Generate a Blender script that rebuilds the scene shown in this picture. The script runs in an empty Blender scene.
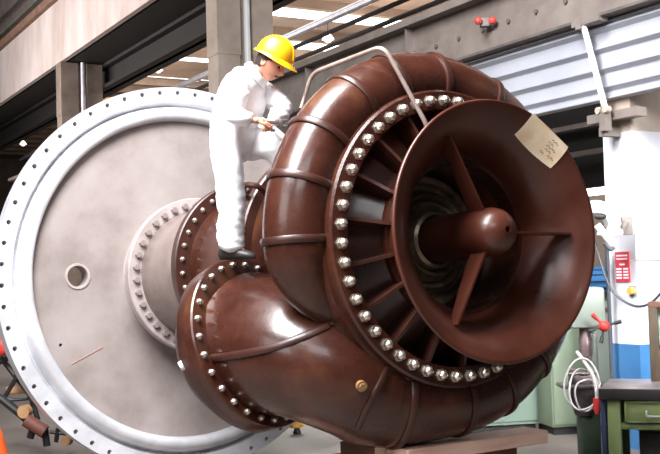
import bpy, bmesh, math, random
from mathutils import Vector, Matrix, noise
from math import sin, cos, pi, radians as R
random.seed(7)
SC = bpy.context.scene
COL = SC.collection
S = 1.2            # metres per survey unit of the machine
HC = 1.86          # camera height
KW = 1.143         # metres per survey unit of the hall
F_PX, PITCH, ROLL = 1070.063, 0.0439, -0.028

# ------------------------------------------------------------------ materials
def ramp(nt, fac, stops):
    n = nt.nodes.new('ShaderNodeValToRGB')
    e = n.color_ramp.elements
    e[0].position, e[0].color = stops[0][0], (*stops[0][1], 1)
    e[1].position, e[1].color = stops[-1][0], (*stops[-1][1], 1)
    for p, c in stops[1:-1]:
        x = e.new(p); x.color = (*c, 1)
    nt.links.new(fac, n.inputs[0]); return n.outputs[0]

def mat(name, c1, c2=None, rough=.5, metal=0., scale=3., bump=0., bscale=None, rvar=.0, coat=0., stretch=(1,1,1), spec=None, c3=None):
    m = bpy.data.materials.new(name); m.use_nodes = True
    nt = m.node_tree; b = nt.nodes['Principled BSDF']
    b.inputs['Roughness'].default_value = rough
    b.inputs['Metallic'].default_value = metal
    if coat:
        b.inputs['Coat Weight'].default_value = coat; b.inputs['Coat Roughness'].default_value = .12
    if spec is not None: b.inputs['Specular IOR Level'].default_value = spec
    tc = nt.nodes.new('ShaderNodeTexCoord'); mp = nt.nodes.new('ShaderNodeMapping')
    mp.inputs['Scale'].default_value = stretch
    nt.links.new(tc.outputs['Object'], mp.inputs[0])
    n = nt.nodes.new('ShaderNodeTexNoise'); n.inputs['Scale'].default_value = scale; n.inputs['Detail'].default_value = 6
    n.inputs['Roughness'].default_value = .6
    nt.links.new(mp.outputs[0], n.inputs['Vector'])
    if c2 is None: b.inputs['Base Color'].default_value = (*c1, 1)
    else:
        stops = [(.35, c1), (.65, c2)] if c3 is None else [(.32, c1), (.52, c2), (.70, c3)]
        nt.links.new(ramp(nt, n.outputs['Fac'], stops), b.inputs['Base Color'])
    if rvar:
        mr = nt.nodes.new('ShaderNodeMapRange'); mr.inputs[1].default_value = .3; mr.inputs[2].default_value = .7
        mr.inputs[3].default_value = max(.03, rough-rvar); mr.inputs[4].default_value = rough+rvar
        nt.links.new(n.outputs['Fac'], mr.inputs[0]); nt.links.new(mr.outputs[0], b.inputs['Roughness'])
    if bump:
        n2 = nt.nodes.new('ShaderNodeTexNoise'); n2.inputs['Scale'].default_value = bscale or scale*6; n2.inputs['Detail'].default_value = 5
        nt.links.new(mp.outputs[0], n2.inputs['Vector'])
        bp = nt.nodes.new('ShaderNodeBump'); bp.inputs['Strength'].default_value = bump; bp.inputs['Distance'].default_value = .02
        nt.links.new(n2.outputs['Fac'], bp.inputs['Height']); nt.links.new(bp.outputs[0], b.inputs['Normal'])
    return m

def emit(name, c, s):
    m = bpy.data.materials.new(name); m.use_nodes = True; nt = m.node_tree
    b = nt.nodes['Principled BSDF']; b.inputs['Base Color'].default_value = (*c, 1)
    b.inputs['Emission Color'].default_value = (*c, 1); b.inputs['Emission Strength'].default_value = s
    return m

BROWN = mat('brown_varnish', (.030,.0085,.0052), (.048,.0138,.008), rough=.29, rvar=.08, scale=2.6, bump=.05, bscale=30, c3=(.085,.030,.012), coat=.25, spec=.42)
BELLM = mat('brown_bell_paint', (.055,.014,.0078), (.085,.0235,.0135), rough=.34, rvar=.07, scale=3, bump=.04, bscale=40, coat=.15)
DBROWN = mat('dark_brown_paint', (.032,.010,.007), (.05,.016,.010), rough=.36, scale=5, bump=.05)
NUT = mat('bright_nut_steel', (.50,.44,.38), (.66,.60,.53), rough=.28, metal=.85, scale=30)
NUTP = mat('painted_nut', (.20,.155,.145), (.27,.215,.205), rough=.4, scale=20)
RIMW = mat('silver_rim_paint', (.54,.54,.57), (.68,.68,.71), rough=.36, metal=.3, scale=4, rvar=.06, bump=.03, bscale=14)
PLATE = mat('primed_plate', (.20,.163,.150), (.28,.236,.222), rough=.5, scale=1.7, bump=.05, bscale=18, c3=(.325,.282,.27))
HUBW = mat('hub_primer', (.30,.25,.24), (.39,.335,.325), rough=.42, scale=5)
NECKM = mat('neck_primer', (.16,.118,.105), (.22,.172,.156), rough=.42, scale=4, bump=.05)
GOLD = mat('runner_metal', (.20,.15,.10), (.40,.32,.24), rough=.3, metal=.7, scale=9, bump=.1)
BLACKH = mat('black_bore', (.006,.006,.006), rough=.8)
PAPER = mat('paper', (.90,.66,.42), (1.0,.86,.64), rough=.7, scale=9)
INK = mat('faded_ink', (.25,.14,.08), rough=.8)
RODM = mat('grey_rod', (.26,.19,.16), (.36,.28,.25), rough=.35, metal=.4, scale=10)
BRASS = mat('plug_brass', (.22,.12,.05), (.34,.20,.09), rough=.45, scale=40)
WHITEP = mat('white_plastic', (.80,.80,.80), rough=.4)
CONC = mat('concrete', (.35,.275,.225), (.49,.40,.345), rough=.85, scale=1.2, bump=.25, bscale=9)
CONCL = mat('pale_concrete', (.36,.285,.26), (.46,.385,.365), rough=.85, scale=.9, bump=.2, bscale=7, c3=(.54,.47,.46), stretch=(1,1,.35))
DCONC = mat('soot_concrete', (.15,.11,.09), (.23,.18,.15), rough=.9, scale=1.5, bump=.2)  # darker copy of the concrete; the column's shade is put into its colour
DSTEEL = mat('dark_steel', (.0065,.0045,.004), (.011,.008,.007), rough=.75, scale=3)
RAILB = mat('rusty_rail', (.12,.062,.04), (.20,.11,.075), rough=.8, scale=4, bump=.2)
GIRD = mat('girder_paint', (.15,.12,.105), (.21,.175,.155), rough=.6, scale=2.5, bump=.08)
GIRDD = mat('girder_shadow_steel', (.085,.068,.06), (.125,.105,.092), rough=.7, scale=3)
PANELW = mat('white_cladding', (.33,.335,.375), (.38,.385,.425), rough=.42, scale=1.5)
WPAINT = mat('white_wall_paint', (.56,.56,.60), (.62,.62,.66), rough=.6, scale=1.3, bump=.04)
BLUEP = mat('blue_wall_paint', (.035,.135,.31), (.05,.17,.36), rough=.5, scale=3)
FLOORM = mat('concrete_floor', (.125,.100,.086), (.18,.15,.132), rough=.55, rvar=.1, scale=.9, bump=.08, bscale=12)
ROOFM = mat('roof_sheet', (.22,.15,.11), (.34,.25,.19), rough=.8, scale=.5)
SKYL = emit('skylight_glass', (1,.97,.95), 2.2)
ORANGEW = mat('orange_wall', (.62,.33,.12), (.72,.42,.18), rough=.7, scale=.4)
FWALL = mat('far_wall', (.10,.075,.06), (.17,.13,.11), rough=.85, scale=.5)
CONDUIT = mat('grey_conduit', (.36,.34,.37), (.50,.48,.52), rough=.4, metal=.3, scale=5)
LAMPW = emit('lamp_enamel', (.95,.97,1), .75)
GREENA = mat('pale_green_enamel', (.15,.205,.165), (.18,.235,.19), rough=.4, scale=2)
GREENB = mat('sage_green_enamel', (.14,.175,.12), (.165,.205,.14), rough=.45, scale=2)
GREENC = mat('grey_green_enamel', (.23,.265,.225), (.265,.30,.26), rough=.45, scale=3)
OLIVE = mat('olive_bench_paint', (.12,.15,.055), (.155,.19,.075), rough=.5, scale=5)
DGREEN = mat('dark_green_casting', (.022,.035,.022), (.04,.06,.035), rough=.5, scale=6)
NAVY = mat('navy_sheet', (.012,.022,.055), (.02,.035,.08), rough=.5, scale=4)
BENCHT = mat('bench_steel', (.16,.13,.13), (.30,.26,.27), rough=.32, scale=5, metal=.3)
BLACKP = mat('black_paint', (.010,.009,.009), (.02,.018,.017), rough=.5, scale=6)
TOOLD = mat('tool_steel', (.06,.045,.045), (.13,.10,.10), rough=.4, metal=.4, scale=15)
MAUVE = mat('spindle_steel', (.14,.09,.095), (.22,.16,.16), rough=.35, metal=.4, scale=10)
REDP = mat('red_plastic', (.55,.035,.03), (.62,.06,.045), rough=.4, scale=8)
REDS = mat('red_sign', (.50,.035,.05), rough=.5)
PINKS = mat('sign_white', (.85,.72,.74), rough=.5)
ORANGEP = mat('orange_plastic', (.85,.13,.02), rough=.5)
AMBER = mat('amber_paint', (.75,.36,.06), (.85,.45,.10), rough=.5, scale=20)
HOSE = mat('pale_hose', (.50,.47,.46), (.62,.58,.57), rough=.4, scale=20)
CABLE = mat('dark_cable', (.045,.05,.06), rough=.5)
WOODP = mat('pink_timber', (.62,.37,.285), (.80,.54,.44), rough=.8, scale=3, bump=.25, bscale=16, stretch=(.5,3,3), c3=(.86,.64,.53))
WOODB = mat('brown_timber', (.11,.050,.032), (.19,.09,.058), rough=.8, scale=3, bump=.25, stretch=(.5,3,3))
WOODL = mat('pale_end_grain', (.88,.72,.55), (.95,.84,.68), rough=.8, scale=12)
RACKW = mat('rack_wood', (.055,.038,.022), (.10,.07,.04), rough=.7, scale=5, bump=.2, stretch=(3,3,.5))
TAN = mat('tan_wood', (.36,.19,.085), (.48,.27,.13), rough=.7, scale=8)
SKIN = mat('skin', (.50,.22,.14), (.58,.28,.19), rough=.5, scale=14)
SUIT = mat('white_cotton', (.88,.88,.91), (.93,.93,.95), rough=.85, scale=6, bump=.15, bscale=25)
HAIR = mat('dark_hair', (.018,.010,.008), (.04,.022,.016), rough=.6, scale=60, bump=.4)
HELM = mat('yellow_helmet', (.88,.43,.003), rough=.42)
SHOE = mat('black_leather', (.02,.018,.018), (.035,.03,.03), rough=.5, scale=15)
EYEW = mat('eye', (.03,.02,.02), rough=.2)
GLASS = mat('pale_pane', (.50,.62,.60), rough=.15)

# ------------------------------------------------------------------ helpers
def tag(o, label=None, cat=None, group=None, kind=None):
    if label: o['label'] = label
    if cat: o['category'] = cat
    if group: o['group'] = group
    if kind: o['kind'] = kind
    return o

def link(name, me, m, parent=None):
    o = bpy.data.objects.new(name, me); COL.objects.link(o)
    if m is not None:
        for x in (m if isinstance(m, (list, tuple)) else [m]): me.materials.append(x)
    if parent is not None: o.parent = parent
    return o

def finish(bm, name, m, parent=None, smooth=35):
    bmesh.ops.recalc_face_normals(bm, faces=bm.faces)
    me = bpy.data.meshes.new(name)
    if smooth:
        lim = R(smooth)
        for f in bm.faces: f.smooth = True
        for e in bm.edges:
            if len(e.link_faces) == 2 and e.calc_face_angle(0) > lim: e.smooth = False
    bm.to_mesh(me); bm.free()
    return link(name, me, m, parent)

def empty(name, loc, rot=None, label=None, cat=None, group=None):
    o = bpy.data.objects.new(name, None); COL.objects.link(o); o.empty_display_size = .2
    if rot is not None: o.rotation_euler = rot
    o.location = loc
    return tag(o, label, cat, group)

def grid(bm, rings, closed=True, cap0=False, cap1=False, mi=0):
    vs = [[bm.verts.new(p) for p in r] for r in rings]
    n = len(rings[0])
    for i in range(len(vs)-1):
        for j in range(n if closed else n-1):
            k = (j+1) % n
            a, b, c, d = vs[i][j], vs[i][k], vs[i+1][k], vs[i+1][j]
            try: bm.faces.new((a, b, c, d)).material_index = mi
            except ValueError: pass
    if cap0: bm.faces.new(vs[0][::-1]).material_index = mi
    if cap1: bm.faces.new(vs[-1]).material_index = mi
    return vs

def box(bm, x0, x1, y0, y1, z0, z1, bev=0., M=None, mi=0):
    c = [Vector((x, y, z)) for x in (x0, x1) for y in (y0, y1) for z in (z0, z1)]
    if M is not None: c = [M(p) if callable(M) else M @ p for p in c]
    v = [bm.verts.new(p) for p in c]
    fs = [bm.faces.new([v[i] for i in q]) for q in ((0,1,3,2),(4,6,7,5),(0,4,5,1),(2,3,7,6),(0,2,6,4),(1,5,7,3))]
    for f in fs: f.material_index = mi
    if bev:
        es = set(e for f in fs for e in f.edges)
        r = bmesh.ops.bevel(bm, geom=list(es), offset=bev, segments=2, affect='EDGES', profile=.5)
        for f in r['faces']: f.material_index = mi

def frames(pts):
    ts = []
    n = len(pts)
    for i in range(n):
        t = pts[min(i+1, n-1)] - pts[max(i-1, 0)]
        ts.append(t.normalized())
    up = Vector((0, 0, 1)) if abs(ts[0].z) < .9 else Vector((1, 0, 0))
    x = ts[0].cross(up).normalized(); out = []
    for i in range(n):
        x = (x - ts[i]*x.dot(ts[i])).normalized()
        out.append((x, ts[i].cross(x).normalized()))
    return out

def tube(bm, pts, r, n=12, caps=True, mi=0):
    pts = [Vector(p) for p in pts]
    rs = r if isinstance(r, (list, tuple)) else [r]*len(pts)
    fr = frames(pts)
    rings = [[p + (x*cos(2*pi*k/n) + y*sin(2*pi*k/n))*q for k in range(n)] for p, q, (x, y) in zip(pts, rs, fr)]
    grid(bm, rings, True, caps, caps, mi)

def smoothpath(pts, n=8, loop=False):
    pts = [Vector(p) for p in pts]; out = []
    N = len(pts)
    for i in range(N if loop else N-1):
        p0 = pts[(i-1) % N] if loop or i else pts[0]; p1 = pts[i]; p2 = pts[(i+1) % N]
        p3 = pts[(i+2) % N] if loop or i+2 < N else pts[-1]
        for k in range(n):
            t = k/n
            out.append(.5*((2*p1)+(p2-p0)*t+(2*p0-5*p1+4*p2-p3)*t*t+(3*p1-p0-3*p2+p3)*t**3))
    if not loop: out.append(pts[-1])
    return out

def filletpath(pts, rad, n=6):
    pts = [Vector(p) for p in pts]; out = [pts[0]]
    for a, b, c in zip(pts, pts[1:], pts[2:]):
        u = (a-b).normalized(); v = (c-b).normalized()
        p, q = b+u*rad, b+v*rad
        for k in range(n+1):
            t = k/n; out.append(p*(1-t)**2 + b*2*t*(1-t) + q*t*t)
    out.append(pts[-1]); return out

def lathe(bm, prof, f, n=96, closed_prof=False, mi=0):
    """prof: list of (s, r); f(s, r, theta) -> point"""
    pr = list(prof) + ([prof[0]] if closed_prof else [])
    rings = [[f(s, r, 2*pi*k/n) for k in range(n)] for s, r in pr]
    grid(bm, rings, True, False, False, mi)
    bmesh.ops.remove_doubles(bm, verts=bm.verts, dist=1e-5)

# ------------------------------------------------------------------ camera
cd = bpy.data.cameras.new('camera'); cam = bpy.data.objects.new('camera', cd); COL.objects.link(cam)
cd.sensor_width = 36; cd.lens = F_PX*36/660; cd.clip_end = 300
Mc = Matrix.Rotation(pi/2+PITCH, 4, 'X') @ Matrix.Rotation(ROLL, 4, 'Z')
cam.matrix_world = Matrix.Translation((0, 0, HC)) @ Mc
SC.camera = cam
RM = Mc.to_3x3()
def at(px, py, Y):
    """photo point -> place in the hall at distance Y in front of the camera"""
    d = RM @ Vector(((px-330)/F_PX, -(py-227)/F_PX, -1))
    return Vector((0, 0, HC)) + d*(Y/d.y)
def floor_at(px, py, z=0.):
    d = RM @ Vector(((px-330)/F_PX, -(py-227)/F_PX, -1))
    return Vector((0, 0, HC)) + d*((z-HC)/d.z)

# ------------------------------------------------------------------ the hall
LD, PD = Vector((-.4907, .8713, 0)), Vector((.8713, .4907, 0))
def B(v):          # (p across, l along, h above the lens) in hall units
    return (LD*v[1] + PD*v[0])*KW + Vector((0, 0, v[2]*KW + HC))
def bbox(bm, p0, p1, l0, l1, h0, h1, bev=0., mi=0):
    box(bm, p0, p1, l0, l1, h0, h1, bev, B, mi)
def struct(name, bm, m, label, cat, smooth=35):
    return tag(finish(bm, name, m, None, smooth), label, cat, None, 'structure')
HF = -HC/KW        # floor level in hall units

bm = bmesh.new(); box(bm, -30, 60, -12, 95, -.2, 0); struct('floor', bm, FLOORM, 'grey concrete floor of the machine hall', 'floor')
bm = bmesh.new()
bbox(bm, 8.3, 21, 2, 70, 8.0, 8.2)
for i in range(33):
    l = 4.2 + 1.9*i
    if not any(abs(l-q) < .6 for q in (24.6, 28.6, 32.6, 36.0, 39.4, 43.0)): bbox(bm, 8.3, 21, l, l+.16, 7.72, 8.0)
for p in (9.5, 13.2, 20.0): bbox(bm, p, p+.14, 2, 70, 7.55, 7.74)
struct('ceiling', bm, ROOFM, 'brown sheet roof of the far bay', 'ceiling')
for k, l in enumerate((24.6, 28.6, 32.6, 36.0, 39.4)):
    bm = bmesh.new()
    for p0, p1 in ((13.9, 16.4), (16.55, 19.3)): bbox(bm, p0, p1, l-.42, l+.42, 7.95, 7.99)
    struct('window_%d' % (k+1), bm, SKYL, 'bright roof skylight strip, number %d from the front of the far bay' % (k+1), 'skylight')
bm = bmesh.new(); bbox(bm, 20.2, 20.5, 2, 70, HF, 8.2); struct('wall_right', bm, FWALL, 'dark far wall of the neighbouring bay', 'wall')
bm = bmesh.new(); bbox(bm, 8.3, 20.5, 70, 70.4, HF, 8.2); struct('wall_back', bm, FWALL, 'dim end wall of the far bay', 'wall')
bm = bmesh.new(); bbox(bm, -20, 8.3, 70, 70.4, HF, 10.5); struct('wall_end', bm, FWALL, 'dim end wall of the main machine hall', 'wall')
bm = bmesh.new(); bbox(bm, 13.0, 18.2, 42.6, 43.2, 6.9, 7.44); bbox(bm, 13.0, 18.2, 42.5, 43.3, 6.82, 6.9); bbox(bm, 13.0, 18.2, 42.5, 43.3, 7.44, 7.52)
tag(finish(bm, 'crane_bridge', ORANGEW, None, 0), 'orange crane bridge under the far roof just above the pale disc', 'crane')
bm = bmesh.new(); bbox(bm, 20.1, 20.2, 20.2, 24.8, 1.9, 4.0); struct('window_6', bm, SKYL, 'bright window low in the far wall', 'window')

# concrete columns, H shaped, with a pipe in the recess
def column(l0, l1, paint=False, dark=False):
    bm = bmesh.new()
    def shaft(h0, h1, mi, g=0.):
        bbox(bm, 7-g, 7.40+g, l0-g, l1+g, h0, h1, 0, mi)
        bbox(bm, 7.64-g, 8.0+g, l0-g, l1+g, h0, h1, 0, mi)
        bbox(bm, 7.3, 7.7, l0+.14, l1-.02, h0, h1, 0, mi)
    if paint:
        bbox(bm, 7, 8.0, l0, l1, HF, -.70, 0, 2)
        bbox(bm, 7, 8.0, l0, l1, -.70, 1.20, 0, 1)
        shaft(1.20, 5.28, 0)
        m = [CONC, WPAINT, BLUEP]
    else:
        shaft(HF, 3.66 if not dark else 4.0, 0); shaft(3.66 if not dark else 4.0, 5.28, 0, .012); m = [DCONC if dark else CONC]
    return bm, m
bm, m = column(16.0, 16.42); struct('column', bm, m, 'tan concrete column rising behind the worker in the yellow helmet', 'column', 0)
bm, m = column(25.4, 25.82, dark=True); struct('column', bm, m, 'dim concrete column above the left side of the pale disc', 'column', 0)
bm, m = column(6.93, 7.28, True); struct('column', bm, m, 'column painted white above blue beside the workbench', 'column', 0)
for l, lab, q in ((15.93, 'white vertical pipe in the column recess behind the worker', 0), (25.3, 'grey vertical pipe on the dim column above the pale disc', 1)):
    bm = bmesh.new(); tube(bm, [B((7.5, l, HF)), B((7.5, l, 5.28))], .055*KW, 12)
    tag(finish(bm, 'standpipe', [WHITEP, CONDUIT][q]), lab, 'pipe')

# crane beams
bm = bmesh.new(); bbox(bm, 7.0, 7.12, 8, 70, 5.30, 6.82)
struct('beam', bm, CONCL, 'pale concrete crane beam crossing the upper left corner', 'beam', 0)
bm = bmesh.new(); bbox(bm, 6.88, 7.3, 8, 70, 6.82, 7.02)
tag(finish(bm, 'crane_rail', RAILB, None, 0), 'rusty crane rail lying on the pale concrete beam', 'rail')
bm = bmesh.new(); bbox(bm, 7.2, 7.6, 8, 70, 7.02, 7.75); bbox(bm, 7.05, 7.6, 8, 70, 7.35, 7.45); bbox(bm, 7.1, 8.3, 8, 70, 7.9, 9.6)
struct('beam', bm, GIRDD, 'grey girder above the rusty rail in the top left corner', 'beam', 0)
bm = bmesh.new(); bbox(bm, 8.02, 8.5, 8, 70, 4.70, 4.78); bbox(bm, 8.2, 8.3, 8, 70, 4.7, 6.0); bbox(bm, 8.02, 8.5, 8, 70, 5.22, 5.30); bbox(bm, 7.5, 8.5, 8, 70, 6.0, 6.8); bbox(bm, 7.2, 8.3, 8, 70, 5.31, 5.5)  # last box is near-black for the unlit underside of the pale beam
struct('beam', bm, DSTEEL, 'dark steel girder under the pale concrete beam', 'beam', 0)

# right hand girder
gr = empty('crane_girder', B((6.9, 10, 2.25)), None, 'grey steel crane girder running behind the casing above the white cladding', 'girder')
def L(o): return lambda v: B(v) - o.location
def gpart(name, boxes, m, par, bev=0.):
    b = bmesh.new(); f = L(par)
    for q in boxes: box(b, *q[:6], bev, f)
    return finish(b, name, m, par, 0)
gpart('top_flange', [(6.74, 6.98, 3, 30, 2.80, 2.88)], GIRD, gr)
gpart('web', [(6.89, 6.95, 3, 30, 2.52, 2.80)], GIRD, gr)
for l in (10.15, 12.6, 15.1): gpart('stiffener', [(6.79, 6.90, l, l+.03, 2.52, 2.80)], GIRD, gr)
gpart('fixing_strip', [(6.84, 6.92, 3, 30, 2.44, 2.53)], GIRD, gr)
gpart('bottom_chord', [(6.82, 6.98, 3, 30, 2.27, 2.435)], GIRD, gr)
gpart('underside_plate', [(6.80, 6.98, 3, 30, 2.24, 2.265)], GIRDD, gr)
bb = bmesh.new(); bmesh.ops.create_cone(bb, cap_ends=True, segments=8, radius1=.028, radius2=.028, depth=.03)
bproto = finish(bb, 'bolt', GIRDD, gr); first = True
for i in range(9):
    o = bproto if first else bproto.copy()
    if not first: COL.objects.link(o)
    first = False
    o.location = B((6.83, 7.1+.42*i, 2.485)) - gr.location; o.rotation_euler = (0, pi/2, math.atan2(PD.y, PD.x))
sl = empty('signal_lamp', B((6.73, 8.62, 2.47)), None, 'small red signal lamp clipped to the grey girder above the casing', 'lamp')
b = bmesh.new(); box(b, -.05, .05, -.06, .06, 0, .10, .01); finish(b, 'housing', GIRD, sl)
for dx in (-.075, .075):
    b = bmesh.new(); bmesh.ops.create_uvsphere(b, u_segments=12, v_segments=8, radius=.045, matrix=Matrix.Translation((dx*.5+.0, -.07, .06))@Matrix.Translation((dx*.6,0,0))); finish(b, 'red_lens', REDP, sl)

# white cladding panel
bm = bmesh.new(); prof = []
hs = [2.225, 2.15, 1.965, 1.775, 1.605, 1.50]
prof.append((6.98, hs[0])); prof.append((6.945, hs[0])); prof.append((6.945, hs[0]-.015))
for h0, h1 in zip(hs, hs[1:]):
    prof += [(6.972, h0-.02), (6.960, h1+.036), (6.918, h1+.026), (6.918, h1+.012)]
prof += [(6.975, 1.50), (6.99, 1.50), (6.99, 2.225)]
grid(bm, [[B((p, l, h)) for p, h in prof] for l in (4.5, 13.5)], True, True, True)
tag(finish(bm, 'cladding_panel', PANELW, None, 20), 'white ribbed metal cladding panel below the grey girder at upper right', 'panel')
bm = bmesh.new(); tube(bm, [B((6.82, 7.30, 2.26)), B((6.80, 7.03, 1.40))], .028*KW, 12)
tag(finish(bm, 'tie_rod', WHITEP), 'slanting white tie rod in front of the white cladding panel', 'rod')
bm = bmesh.new(); bbox(bm, 6.78, 6.90, 7.05, 7.40, 2.20, 2.26); bbox(bm, 6.77, 6.86, 7.27, 7.34, 2.17, 2.27)
tag(finish(bm, 'hanger_bracket', GIRD, None, 0), 'tan steel hanger at the top end of the white tie rod', 'bracket')
br = empty('wall_bracket', B((6.95, 7.0, 1.2)), None, 'tan steel bracket bolted to the column at the foot of the tie rod', 'bracket')
gpart('plate', [(6.86, 6.99, 6.72, 7.33, 1.30, 1.38)], GIRD, br)
gpart('gusset', [(6.76, 6.84, 7.0, 7.07, 1.20, 1.42)], GIRD, br)
gpart('bottom_bar', [(6.80, 6.99, 7.05, 7.12, 1.16, 1.24)], GIRD, br)
for l in (6.98, 7.07):
    b = bmesh.new(); tube(b, [B((6.74, l, 1.385))-br.location, B((6.8, l, 1.385))-br.location], .035, 10); finish(b, 'bolt', CONC, br)

# steel rails seen below the panel
for h0, h1, p in ((1.72, 1.78, 9.2), (1.36, 1.42, 9.1)):
    bm = bmesh.new(); bbox(bm, p, p+.1, 5, 14, h0, h1)
    tag(finish(bm, 'guide_rail', GIRD, None, 0), 'grey guide rail under the white cladding, %s of the two' % ('upper' if h0 > 1.5 else 'lower'), 'rail')
bm = bmesh.new(); bbox(bm, 9.4, 9.6, 3, 16, 1.0, 2.6)
struct('beam', bm, DSTEEL, 'dark beam behind the white cladding', 'beam', 0)

# conductor bars and conduits of the far bay
for p, h, r, m, lab in ((10, 4.60, .045, DSTEEL, 'upper thin dark crane conductor bar above the worker'), (10, 4.34, .045, DSTEEL, 'lower thin dark crane conductor bar above the worker')):
    bm = bmesh.new(); tube(bm, [B((p, 6, h)), B((p, 40, h))], r*KW, 8); tag(finish(bm, 'conductor_bar', m), lab, 'bar', 'crane conductor bars')
for i, (p, h, w) in enumerate(((9.9, 4.78, 'lowest'), (10.0, 4.86, 'middle'), (10.12, 4.96, 'topmost'))):
    bm = bmesh.new(); tube(bm, [B((p, 6, h)), B((p, 42, h))], .045*KW, 8); tag(finish(bm, 'conduit', CONDUIT), 'pale grey conduit in the bundle above the helmet, %s of three' % w, 'conduit', 'conduits under the far roof')
for l in (9.3, 10.7):
    bm = bmesh.new(); bbox(bm, 10.0, 10.06, l, l+.06, 4.3, 8.0)
    tag(finish(bm, 'hanger_rod', DSTEEL, None, 0), 'dark hanger rod of the conductor bars, %s' % ('nearer the panel' if l < 10 else 'nearer the worker'), 'rod')
def bay_lamp(px, py, Y, d, lab):
    p = at(px, py, Y); o = empty('pendant_lamp', p, None, lab, 'lamp', 'enamel pendant lamps in the far bay')
    b = bmesh.new(); lathe(b, [(.5*d, .06*d), (.45*d, .16*d), (.25*d, .34*d), (.0, .5*d), (-.06*d, .5*d), (-.06*d, .44*d), (.0, .44*d), (.2*d, .3*d)], lambda s, r, t: Vector((r*cos(t), r*sin(t), s)), 24)
    finish(b, 'shade', LAMPW, o)
    b = bmesh.new(); bmesh.ops.create_uvsphere(b, u_segments=16, v_segments=8, radius=.34*d); finish(b, 'bulb', LAMPW, o)
    b = bmesh.new(); tube(b, [(0,0,.48*d), (0,0, 8*KW+HC-p.z)], .02, 6); finish(b, 'cord', DSTEEL, o)
bay_lamp(158, 70, 40, .36, 'white pendant lamp beside the skylight above the pale disc')
bay_lamp(328, 39, 37, .42, 'white pendant lamp among the bars above the casing')
bay_lamp(23, 144, 46, .30, 'small white pendant lamp at the left edge beside the pale disc')
bay_lamp(198, 40, 38, .34, 'dim white pendant lamp left of the column behind the worker')

# ------------------------------------------------------------------ the turbine
th, phi = 0.5761, 0.0509
A = Vector((sin(th)*cos(phi), -cos(th)*cos(phi), sin(phi)))
U = Vector((cos(th), sin(th), 0)); Wv = A.cross(U)*-1
if Wv.z < 0: Wv = -Wv
D = Vector((-1.14411843, 8.61805804, 0.01092196))*S + Vector((0, 0, HC))
MO = Vector((0, -2.0*S, -1.56*S))                  # foot of the machine in its own axes
MR = Matrix((U, -A, Wv)).transposed()
assert MR.determinant() > .99
T = empty('water_turbine', D + MR @ MO, MR.to_euler(), 'huge brown water turbine with a scroll casing, flared intake and pale bolted disc', 'turbine')
def mp(x, s, z): return Vector((x*S, -s*S, z*S)) - MO
def cyl(s, r, t): return mp(r*cos(t), s, r*sin(t))
def to_world(x, s, z): return D + MR @ Vector((x*S, -s*S, z*S))

def turned(name, prof, m, parent=T, n=128, closed=True, smooth=35):
    b = bmesh.new(); lathe(b, prof, cyl, n, closed); return finish(b, name, m, parent, smooth)

def nut_mesh(r, h, m, dome=True, seg=6):
    b = bmesh.new()
    rings = [[Vector((r*cos(2*pi*k/12), r*sin(2*pi*k/12), -h*.3)) for k in range(12)]]
    def hexr(k): return r*(1 if k % 2 == 0 else .90)
    if dome:
        prof = [(0, 1.25), (.12, 1.25), (.14, 1.0), (.55, 1.0), (.75, .82), (.92, .55), (1.0, .2)]
    else:
        prof = [(0, 1.0), (.85, 1.0), (1.0, .85)]
    rings = []
    for z, q in prof:
        rings.append([Vector((q*hexr(k)*cos(2*pi*k/12), q*hexr(k)*sin(2*pi*k/12), z*h)) for k in range(12)])
    grid(b, rings, True, True, True)
    o = finish(b, 'bolt', m, None, 40); me = o.data; bpy.data.objects.remove(o); return me

def bolt_circle(parent, me, f, n, phase, rot, skip=None):
    for k in range(n):
        t = phase + 2*pi*k/n
        if skip and skip(t): continue
        o = bpy.data.objects.new('bolt', me); COL.objects.link(o); o.parent = parent
        o.location = f(t); o.rotation_euler = rot(t) if callable(rot) else rot

# pale disc: plate with a bore, stepped rim with sixty drilled holes
def filled(bm, loops, s0, s1):
    es = []
    for lp in loops:
        v = [bm.verts.new(mp(x, s0, z)) for x, z in lp]
        es += [bm.edges.new((v[i], v[(i+1) % len(v)])) for i in range(len(v))]
    r = bmesh.ops.triangle_fill(bm, edges=es, use_beauty=True)
    fs = [g for g in r['geom'] if isinstance(g, bmesh.types.BMFace)]
    q = bmesh.ops.extrude_face_region(bm, geom=fs)
    d = mp(0, s1, 0) - mp(0, s0, 0)
    for g in q['geom']:
        if isinstance(g, bmesh.types.BMVert): g.co += d
def circ(cx, cz, r, n): return [(cx + r*cos(2*pi*k/n), cz + r*sin(2*pi*k/n)) for k in range(n)]
b = bmesh.new()
filled(b, [circ(0, 0, 1.268, 120), circ(-.916, .027, .080, 32), circ(-1.066, -.485, .013, 10)], -.03, -.15)
plate = finish(b, 'disc_plate', PLATE, T, 30)
b = bmesh.new(); lathe(b, [(-.03, .079), (-.022, .082), (-.022, .098), (-.03, .100)], lambda s, r, t: mp(-.916 + r*cos(t), s, .027 + r*sin(t)), 32)
finish(b, 'bore_ring', HUBW, plate)
b = bmesh.new(); p1, p2 = mp(-.985, -.027, -.63), mp(-.74, -.027, -.52)
box(b, 0, 1, -1, 1, -1, 1, 0, lambda v: p1.lerp(p2, v.x) + Vector((0, v.y*.002, v.z*.004)))
finish(b, 'chalk_line', mat('red_chalk', (.42,.24,.20), rough=.9), plate, 0)
b = bmesh.new(); ph0 = 1.3803
filled(b, [circ(0, 0, 1.545, 180), circ(0, 0, 1.425, 180)] + [circ(1.5*cos(ph0 + 2*pi*k/60), 1.5*sin(ph0 + 2*pi*k/60), .0185, 12) for k in range(60)], 0, -.11)
rim = finish(b, 'rim_flange', RIMW, T, 30)
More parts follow.
